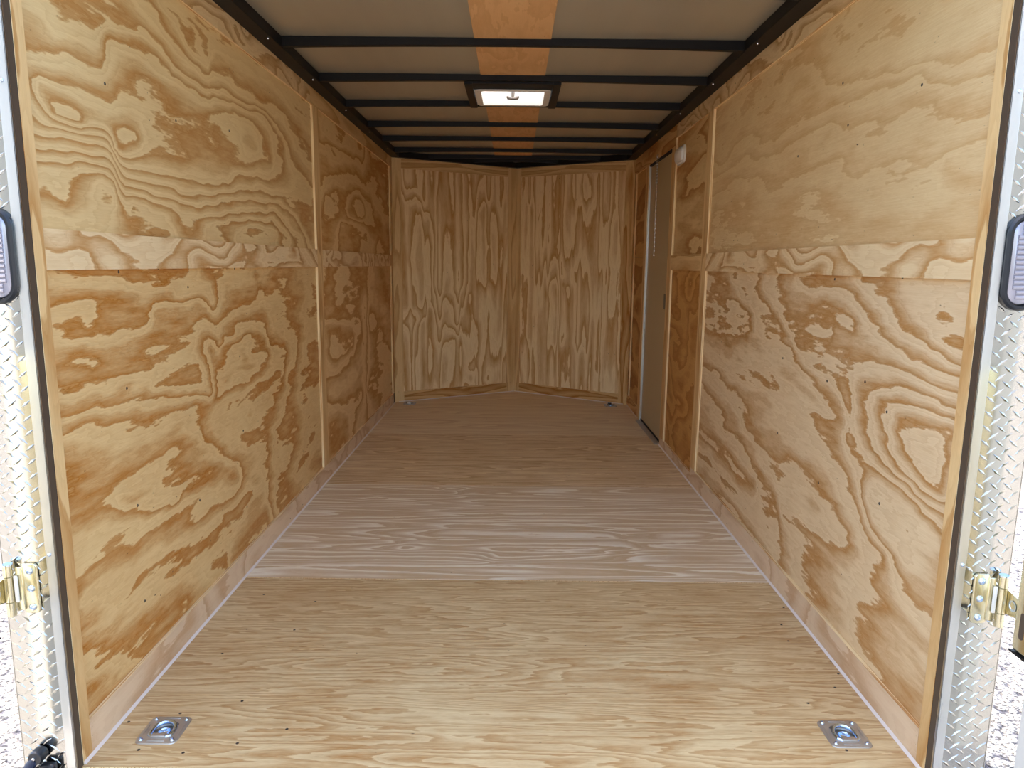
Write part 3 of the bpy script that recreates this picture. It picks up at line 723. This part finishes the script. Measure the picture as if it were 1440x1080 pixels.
def bow(y, x0, x1, label, arch=.012):
    """Rectangular steel tube, slightly arched."""
    bm = bmesh.new(); n = 24; R = []
    for i in range(n + 1):
        x = x0 + (x1 - x0) * i / n; z = H + .006 + arch * (1 - (2 * i / n - 1) ** 2)
        zt = ZR - .0015
        R.append([(x, y, z), (x, y + .028, z), (x, y + .028, zt), (x, y, zt)])
    loops(bm, R)
    return props(make('roof_bow', bm, M_STEEL), label, 'roof bow', 'black steel roof bows across the ceiling')
bow(1.985, -.963, .959, 'black roof bow nearest the rear opening, above the top edge of the photo')
bow(2.572, -.963, .959, 'black roof bow just touching the top edge of the photo')
bow(3.172, -.963, .959, 'first fully visible black roof bow, crossing the wide orange ceiling strip')
bow(3.752, -.963, .959, 'black roof bow just in front of the white ceiling vent')
bow(4.335, -.963, .959, 'black roof bow just behind the white ceiling vent')
bow(4.950, -.963, .959, 'second black roof bow behind the white ceiling vent')
bow(5.500, -.963, .959, 'third black roof bow behind the white ceiling vent')
bow(6.030, -.963, .959, 'fourth black roof bow behind the vent, near the nose')
bow(6.400, -.86, .86, 'black roof bow just ahead of the nose corner')
bow(6.620, -.46, .50, 'shortest black roof bow, tucked in the nose', .016)

# ------------------------------------------------------------------ ceiling vent
vt = empty('roof_vent', (-.003, 4.07, H), 'white crank-open ceiling vent with chrome handle in the orange strip', 'roof vent')
def vrect(w, d, r, z, cx=0, cy=0): return [(x + cx, y + cy, z) for x, y in rrect(w, d, r)]
bm = bmesh.new()
loops(bm, [vrect(.330, .318, .02, .0015), vrect(.388, .368, .03, .0005), vrect(.396, .376, .03, .003), vrect(.396, .376, .03, .0055), vrect(.336, .324, .02, .0055), vrect(.330, .318, .02, .0015)], False, False)
make('frame', bm, M_WHITEPL, vt, True)
bm = bmesh.new()
loops(bm, [vrect(.330, .318, .02, .002), vrect(.326, .312, .02, .02), vrect(.322, .304, .02, .11)], False, False)
make('throat', bm, M_WHITEPL, vt, True)
def lid_mat():
    m, t, b = newmat('translucent_white_lid'); t.nodes.remove(b)
    d = t.nodes.new('ShaderNodeBsdfDiffuse'); tr = t.nodes.new('ShaderNodeBsdfTranslucent'); mx = t.nodes.new('ShaderNodeMixShader'); mx.inputs[0].default_value = .85
    d.inputs[0].default_value = (.9, .91, .89, 1); tr.inputs[0].default_value = (.90, .92, .90, 1)
    t.links.new(d.outputs[0], mx.inputs[1]); t.links.new(tr.outputs[0], mx.inputs[2]); t.links.new(mx.outputs[0], t.nodes['Material Output'].inputs[0])
    return m
M_LID = lid_mat()
bm = bmesh.new()
loops(bm, [vrect(.36, .34, .03, .10), vrect(.36, .34, .03, .118), vrect(.31, .29, .03, .135), vrect(.1, .08, .02, .14)], False, True)
make('lid', bm, M_LID, vt, True)
bm = bmesh.new(); 
for k in range(5): box(bm, -.15, .15, -.10 + k * .05 - .002, -.10 + k * .05 + .002, .098, .104)
make('lid_rib', bm, M_WHITEPL, vt)
bm = bmesh.new(); box(bm, -.013, .013, .02, .148, .075, .082, .002); box(bm, -.009, .009, -.005, .03, .03, .075, .002)
make('crank_arm', bm, simple('grey_crank_plastic', srgb(150, 150, 148), .4), vt)
bm = bmesh.new()
tube(bm, [(-.030, 0, .014), (-.024, 0, .006), (-.010, 0, .003), (.010, 0, .003), (.024, 0, .006), (.030, 0, .014)], [.007, .010, .008, .008, .010, .007], 12)
lathe(bm, [(.008, .0), (.008, .03)], 12, 0, 0, 0, close=True)
make('crank_handle', bm, simple('dull_crank_metal', (.30, .26, .22, 1), .3, 1.), vt, True)
# black framing that boxes the vent in
bm = bmesh.new(); box(bm, -.246, -.206, 3.782, 4.333, H + .006, ZR - .001); box(bm, .200, .240, 3.782, 4.333, H + .006, ZR - .001)
box(bm, -.205, .199, 3.781, 3.905, H + .009, ZR - .001)
struct('trim_7', bm, M_STEEL, 'black steel box framing around the ceiling vent', 'trim')

# ------------------------------------------------------------------ side door (right wall)
door = empty('door_1', (RC + .03, 5.24, 0), 'closed taupe side door in the right wall', 'door', kind='structure')
def dbox(name, mat, x0, x1, y0, y1, z0, z1, bev=0, par=door, smooth=False):
    bm = bmesh.new(); box(bm, x0 - par.location.x, x1 - par.location.x, y0 - par.location.y, y1 - par.location.y, z0, z1, bev)
    return make(name, bm, mat, par, smooth)
dbox('door_leaf', M_TAUPE, 1.0465, 1.10, 4.842, 5.630, .012, 1.960, .002)
dbox('jamb', M_ALU, 1.0345, 1.112, 5.634, 5.6495, 0, 1.975)['label'] = 'shiny aluminium jamb'
dbox('jamb', M_FRAME, 1.043, 1.112, 4.8305, 4.838, 0, 1.975)
dbox('head_jamb', M_GAP, 1.034, 1.112, 4.842, 5.632, 1.963, 1.984)
dbox('seal', M_GAP, 1.041, 1.046, 4.842, 5.632, .004, .016)
dbox('threshold', M_GALV, 1.000, 1.112, 4.842, 5.645, -.02, .004, .001)
dbox('handle_recess', M_BLACKPL, 1.043, 1.046, 4.875, 4.955, .93, 1.035, .001)['label'] = 'black latch slot'

# spring and chain hanging over the door
ch = empty('door_chain', (RC - .02, 5.27, 1.985), 'thin spring and chain hanging in front of the side door', 'chain')
bm = bmesh.new(); tube(bm, [(.008 * math.cos(t * 1.9), .0 + .008 * math.sin(t * 1.9), -.004 - t * .0019) for t in range(100)], .0022, 5); make('spring', bm, M_CHROME, ch, True)
bm = bmesh.new(); tube(bm, [(.0195, 0, .012), (-.004, 0, .012), (-.006, .0, .0), (-.004, 0, -.008)], .003, 6); make('hook', bm, M_CHROME, ch, True)
bm = bmesh.new()
for k in range(44):
    z = .006 - k * .016; a = (k % 2)
    if -z < .2: continue
    yy = -.004 * k / 44
    tube(bm, [((.004 * math.cos(t) if a else 0), yy + (0 if a else .004 * math.cos(t)), z + .0105 * math.sin(t)) for t in np.linspace(0, 2 * PI, 11)[:-1]], .0015, 5, closed=True)
make('chain_links', bm, M_CHROME, ch, True)

# white oblong lamp on the right wall
lp = empty('wall_lamp', (RC, 4.595, 1.897), 'small white oblong lamp on the right wall beside the door post', 'lamp')
bm = bmesh.new()
R_ = lambda w, h, r, x: [(x, a, b) for a, b in rrect(w, h, r)]
loops(bm, [R_(.20, .105, .03, 0), R_(.20, .105, .03, -.010), R_(.192, .097, .03, -.014)]); make('base', bm, M_WHITEPL, lp, True)
bm = bmesh.new(); loops(bm, [R_(.180, .086, .028, -.0141), R_(.176, .082, .028, -.024), R_(.150, .056, .02, -.031)]); make('lens', bm, M_WHITEPL, lp, True)

# ------------------------------------------------------------------ floor tie-downs
def tie_down(x, y, label, turn=0.):
    t = empty('tie_down_ring', (x, y, 0), label, 'tie-down ring', 'recessed floor tie-down rings', rot=(0, 0, turn))
    bm = bmesh.new(); S = []
    pr = .0375
    # plate with a round opening: ring of quads between rounded square and circle
    out = rrect(.108, .112, .016, 6); nn = len(out)
    circ = []
    for a, b in out:
        th = math.atan2(b, a); circ.append((pr * math.cos(th), pr * math.sin(th)))
    sc = lambda k: [(a * k, b * k) for a, b in out]
    Rr = [[(a, b, 0.0002) for a, b in out], [(a, b, .0025) for a, b in sc(.985)], [(a, b, .0035) for a, b in sc(.95)], [(a, b, .0035) for a, b in circ], [(a * .97, b * .97, -.003) for a, b in circ]]
    loops(bm, Rr, False, False)
    for (cx, cy, w, d) in ((0, .047, .046, .003), (0, -.047, .046, .003), (-.0455, 0, .003, .046), (.0455, 0, .003, .046)):
        loops(bm, [[(cx + a, cy + b, .0036) for a, b in rrect(w, d, .0014, 3)], [(cx + a, cy + b, .0050) for a, b in rrect(w * .96, d * .5, .0007, 3)]])
    make('plate', bm, M_GALV, t, True)
    bm = bmesh.new()
    lathe(bm, [(.0364, .003), (.036, -.004), (.0335, -.0085), (.030, -.0095), (.019, -.0085), (.017, -.0045)], 40)
    make('cup', bm, M_GALV, t, True)
    bm = bmesh.new(); lathe(bm, [(.0168, -.0045), (.0155, -.0025), (.0140, -.0040), (.0125, -.0100), (.0085, -.0125), (.0002, -.0130)], 36); make('boss', bm, M_RING, t, True)
    bm = bmesh.new()
    arc = [(-.027, -.024, .003), (-.0285, -.012, .003)] + [(.0285 * math.cos(a), -.002 + .030 * math.sin(a), .003 + .004 * math.sin(a)) for a in np.linspace(PI, 0, 18)] + [(.0285, -.012, .003), (.027, -.024, .003)]
    tube(bm, arc + [(.02, -.028, .003), (-.02, -.028, .003)], .0055, 14, closed=True)
    make('ring', bm, M_RING, t, True)
    bm = bmesh.new(); box(bm, -.019, .019, -.036, -.021, .0022, .0098, .0025, 3); make('clamp', bm, M_GALV, t, True)
    for sx in (-1, 1):
        for sy in (-1, 1):
            bm = bmesh.new(); lathe(bm, [(.0062, .0034), (.006, .0052), (.0042, .0072), (.0022, .0078), (.0021, .0058), (.0003, .0056)], 16, sx * .0405, sy * .042)
            make('screw', bm, M_BLUEZINC, t, True)
    return t
tie_down(RINGS[0][0], RINGS[0][1], 'square recessed tie-down ring at the left front of the floor, by the near left wall')
tie_down(RINGS[1][0], RINGS[1][1], 'square recessed tie-down ring at the right front of the floor, by the near right wall')
def small_tie(x, y, label, tab):
    t = empty('tie_down_ring', (x, y, 0), label, 'tie-down ring', 'recessed floor tie-down rings')
    bm = bmesh.new(); o = rrect(.108, .112, .02, 5)
    loops(bm, [[(a, b, .0003) for a, b in o], [(a * .97, b * .97, .003) for a, b in o]]); make('plate', bm, M_GALV, t, True)
    bm = bmesh.new(); tube(bm, [(.030 * math.cos(a), -.004 + .028 * math.sin(a), .009) for a in np.linspace(0, 2 * PI, 25)[:-1]], .0048, 10, closed=True); make('ring', bm, M_RING, t, True)
    if tab:
        bm = bmesh.new(); box(bm, -.020, .010, .014, .034, .006, .022, .002); make('clamp', bm, M_BLACKPL, t, True)
    else:
        bm = bmesh.new(); box(bm, -.014, .014, -.038, -.026, .003, .015, .002); make('clamp', bm, M_GALV, t, True)
    for sx in (-1, 1):
        for sy in (-1, 1):
            bm = bmesh.new(); lathe(bm, [(.0055, .003), (.0045, .006), (.0005, .007)], 10, sx * .042, sy * .044); make('screw', bm, M_BLUEZINC, t, True)
small_tie(-.895, 6.225, 'small tie-down ring at the far left floor corner by the nose', False)
small_tie(.880, 6.225, 'small tie-down ring with black tab at the far right floor corner by the nose', True)

# ------------------------------------------------------------------ rear frame, tread plate, trims
def rivet(par, x, y, z, r=.0048, mat=None):
    bm = bmesh.new(); lathe(bm, [(r, 0), (r * .95, -.0016), (r * .6, -.0034), (.0002, -.004)], 14, x, y, z, 'y'); return make('rivet', bm, mat or M_BLUEZINC, par, True)
for s, side in ((-1, 'left'), (1, 'right')):
    sx = lambda a, b: (min(s * a, s * b), max(s * a, s * b))
    x0, x1 = sx(1.031, 1.155)
    bm = bmesh.new(); box(bm, *sx(1.0305, 1.06), Y0 + .001, YJ - .002, -.16, 2.21, .0015)
    box(bm, *sx(1.06, 1.154), Y0 + .001, Y0 + .028, -.16, 2.21)
    struct('trim_%d' % (8 if s < 0 else 9), bm, M_FRAME, 'dark brown steel door post edge at the %s of the opening' % side, 'door post')
    bm = bmesh.new(); box(bm, *sx(1.0315, 1.10), YJ - .0018, YJ + .0018, -.02, H); t_gap = make('rubber_gasket', bm, M_GAP, bpy.data.objects['trim_%d' % (8 if s < 0 else 9)])
    # tread plate with lugs
    bm = bmesh.new(); xa, xb = sx(1.05, 1.1555)
    box(bm, xa, xb, Y0 - .002, Y0 + .001, -.16, 2.21)
    box(bm, *(sx(1.1545, 1.1575)), Y0 - .002, Y0 + .20, -.16, 2.21)
    p = .033; row = 0; z = -.15
    while z < 2.2:
        for c in range(4):
            for q in (0, 1):
                cx = 1.064 + c * .0315 + q * .0158 + (0); cz = z + (p / 2 if q else 0)
                if cx > 1.150 or cx < 1.060: continue
                ang = math.radians(42 if q else -42) * (-s)
                L_, w_ = .0150, .0036
                dx, dz = math.sin(ang), math.cos(ang)
                dx, dz = math.cos(math.radians(38)) * (1 if q else -1) * s, math.sin(math.radians(38))
                P = [(cx * s + dx * L_, cz + dz * L_), (cx * s - dz * w_, cz + dx * w_), (cx * s - dx * L_, cz - dz * L_), (cx * s + dz * w_, cz - dx * w_)]
                b4 = [bm.verts.new((a, Y0 - .002, b)) for a, b in P]
                T = [(cx * s + dx * L_ * .55, cz + dz * L_ * .55), (cx * s - dx * L_ * .55, cz - dz * L_ * .55)]
                t2 = [bm.verts.new((a, Y0 - .0037, b)) for a, b in T]
                bm.faces.new((b4[0], b4[1], t2[0])); bm.faces.new((b4[1], b4[2], t2[1])); bm.faces.new((b4[1], t2[1], t2[0]))
                bm.faces.new((b4[2], b4[3], t2[1])); bm.faces.new((b4[3], b4[0], t2[0])); bm.faces.new((b4[3], t2[0], t2[1]))
        z += p
    struct('trim_%d' % (10 if s < 0 else 11), bm, M_DIAMOND, 'shiny aluminium tread plate facing the %s rear corner post' % side, 'tread plate')
    # aluminium edge angle
    bm = bmesh.new(); box(bm, *sx(1.0298, 1.0525), Y0 - .0045, Y0 - .0022, -.16, 2.21, .0006); box(bm, *sx(1.0298, 1.0318), Y0 - .0045, Y0 + .0005, -.16, 2.21)
    an = struct('trim_%d' % (12 if s < 0 else 13), bm, M_ALU, 'plain aluminium edge strip between post and tread plate, %s side' % side, 'edge strip')
    rivet(an, s * 1.044, Y0 - .0045, 1.583); rivet(an, s * 1.044, Y0 - .0045, .555)
    # side wall outer skin is the wall itself; tail light
    tl = empty('tail_light', (s * (1.093 if s < 0 else 1.096), Y0 - .002, 1.228 if s < 0 else 1.237), 'oval clear tail light in black rubber ring on the %s tread plate' % side, 'tail light', 'oval tail lights')
    def oval(w, h, y):
        return [(a, y, b) for a, b in rrect(w, h, w / 2 - .0005, 10)]
    bm = bmesh.new(); loops(bm, [oval(.086, .205, 0), oval(.086, .205, -.008), oval(.078, .197, -.013), oval(.068, .187, -.013), oval(.064, .183, -.008), oval(.062, .181, -.003)], False, False)
    make('rubber_ring', bm, M_BLACKPL, tl, True)
    bm = bmesh.new(); loops(bm, [oval(.061, .180, -.002), oval(.058, .177, -.007), oval(.050, .169, -.0095)], False, True)
    # moulded horizontal ribs behind the clear face
    for k in range(-7, 8):
        z = k * .0105
        w_ = .022 if abs(k) < 6 else .014
        tube(bm, [(-w_, -.0095, z), (w_, -.0095, z)], .0046, 8)
    make('lens', bm, MATS.get('clear_lamp_lens') or simple('clear_lamp_lens', srgb(168, 164, 172), .15, .5), tl, True)
    # hinge
    # opened barn door, standing out towards the viewer; its hinge edge channel
    dr = empty('door_%d' % (2 if s < 0 else 3), (s * 1.146, Y0 - .105, 0), 'opened %s barn door leaf with zinc edge channel, at the very edge of the picture' % side, 'door', kind='structure')
    bm = bmesh.new(); box(bm, *(sorted((0, s * .04))), -.98, .0, .02, 2.05, .003); make('door_leaf', bm, M_WHITEPL, dr)
    bm = bmesh.new(); box(bm, *(sorted((-s * .042, s * .0))), -.05, .004, .405, 1.0, .010, 4); ec = make('edge_channel', bm, M_ZINC, dr, True)
    bm = bmesh.new(); loops(bm, [[(-s * .0426, -.024 + a, .47 + c) for a, c in rrect(.014, .06, .0068, 5)], [(-s * .0421, -.024 + a, .47 + c) for a, c in rrect(.014, .06, .0068, 5)]]); make('slot', bm, M_FRAME, dr)
    bm = bmesh.new(); box(bm, *(sorted((-s * .0435, -s * .002))), -.049, .0055, .400, .4045, .001); make('end_cap', bm, M_STEEL, dr)

    hy = Y0 - .004; hx = s * 1.092; hz = .475
    hg = empty('hinge', (0, 0, 0), 'yellow zinc hinge with three screws on the %s tread plate' % side, None); hg.parent = dr; hg.location = Vector((hx, hy, hz)) - dr.location
    bm = bmesh.new(); o = rrect(.036, .120, .009, 5)
    loops(bm, [[(a, 0, b) for a, b in o], [(a, -.0045, b) for a, b in o], [(a * .95, -.0055, b * .98) for a, b in o]]); 
    box(bm, *(sorted((s * .014, s * .030))), -.0085, -.003, -.052, .052, .002, 3)
    make('frame_leaf', bm, M_ZINC, hg, True)
    for a, b in ((.0601, .0335), (.0315, -.0275), (-.0295, -.062)):
        bm = bmesh.new(); tube(bm, [(s * .042, -.014, a), (s * .042, -.014, b)], .0098, 20); o_ = make('knuckle', bm, M_ZINC, hg, True)
    bm = bmesh.new(); tube(bm, [(s * .042, -.014, .0595), (s * .042, -.014, .0625)], .0112, 20); make('pin', bm, M_BLUEZINC, hg, True)
    bm = bmesh.new(); box(bm, *(sorted((s * .022, s * .030))), -.016, -.010, -.030, .034, .002); make('bushing', bm, M_WHITEPL, hg, True)
    for dz in (.043, .000, -.045):
        bm = bmesh.new(); lathe(bm, [(.0086, -.0055), (.0084, -.0075), (.0062, -.0100), (.0028, -.0110), (.0024, -.0090), (.0003, -.0088)], 20, -s * .002, 0, dz, 'y'); make('screw', bm, M_BLUEZINC, hg, True)
    # strap running back along the opened door
    bm = bmesh.new(); sxx = s * .050
    prof = [(-.012, .030), (-.080, .018), (-.080, -.018), (-.012, -.030)]
    A = [(sxx, y, z) for y, z in prof]; B = [(sxx + s * .005, y, z) for y, z in prof]
    loops(bm, [A, B]); make('strap', bm, M_ZINC, hg)
    bm = bmesh.new(); lathe(bm, [(.0125, -.0012), (.0095, -.0012), (.0080, .0010), (.0003, .0012)], 20, sxx - s * .0002, -.040, 0, 'x')
    make('strap_hole', bm, M_BLUEZINC, hg, True)

# rear sill
bm = bmesh.new(); box(bm, -1.155, 1.155, Y0 - .03, 1.5715, -.18, -.014, .002); struct('trim_14', bm, M_FRAME, 'dark steel rear sill below the floor edge', 'sill')
bm = bmesh.new(); box(bm, -1.155, 1.155, Y0, Y0 + .03, 2.213, 2.40); struct('trim_15', bm, M_DIAMOND, 'unseen aluminium rear header above the opening, added for shading', 'header')  # header out of view, added to shade the top of the opening

# black hook latch at lower left
lt = empty('hold_back_latch', (-1.112, Y0 - .004, .045), 'black curved hold-back latch at the lower left of the tread plate', 'latch')
bm = bmesh.new(); lathe(bm, [(.0160, -.002), (.0175, -.010), (.0175, -.026), (.015, -.030), (.0005, -.030)], 24, .004, 0, .012, 'y'); make('head', bm, M_BLACKPL, lt, True)
bm = bmesh.new(); lathe(bm, [(.0040, -.0300), (.0038, -.0335), (.0005, -.0350)], 16, .003, 0, .014, 'y'); make('rivet', bm, M_CHROME, lt, True)
bm = bmesh.new(); tube(bm, [(.000, -.021, .006), (-.012, -.026, -.010), (-.028, -.032, -.030), (-.040, -.036, -.060), (-.046, -.036, -.10)], [.012, .0115, .011, .011, .010], 14); make('arm', bm, simple('navy_coated_lever', (.008, .016, .045, 1), .3), lt, True)
bm = bmesh.new(); box(bm, .004, .040, -.020, -.001, -.075, -.012, .006, 3); tube(bm, [(.018, -.024, -.02), (.020, -.030, -.04), (.012, -.026, -.065)], .008, 10); make('bracket', bm, M_BLACKPL, lt, True)

# ------------------------------------------------------------------ screw heads in the boards
def wall_screw(side, y, z, par, r=.0045):
    x = side * (RC + .0002); bm = bmesh.new()
    lathe(bm, [(r, 0), (r * .8, -side * .0012), (r * .35, -side * .0006), (.0002, side * .0002)], 10, 0, 0, 0, 'x')
    o = make('screw', bm, M_DARKMETAL, par, True); o.location = (x, y, z); return o
for s_, y_, z_ in WALL_SCREWS: wall_screw(s_, y_, z_, wall_left if s_ < 0 else wall_right)
for x_, y_ in FLOOR_SCREWS:
    bm = bmesh.new(); lathe(bm, [(.0042, .0003), (.003, .0008), (.0014, .0003), (.0002, .0)], 10); o_ = make('screw', bm, M_DARKMETAL, floor, True); o_.location = (x_, y_, 0)
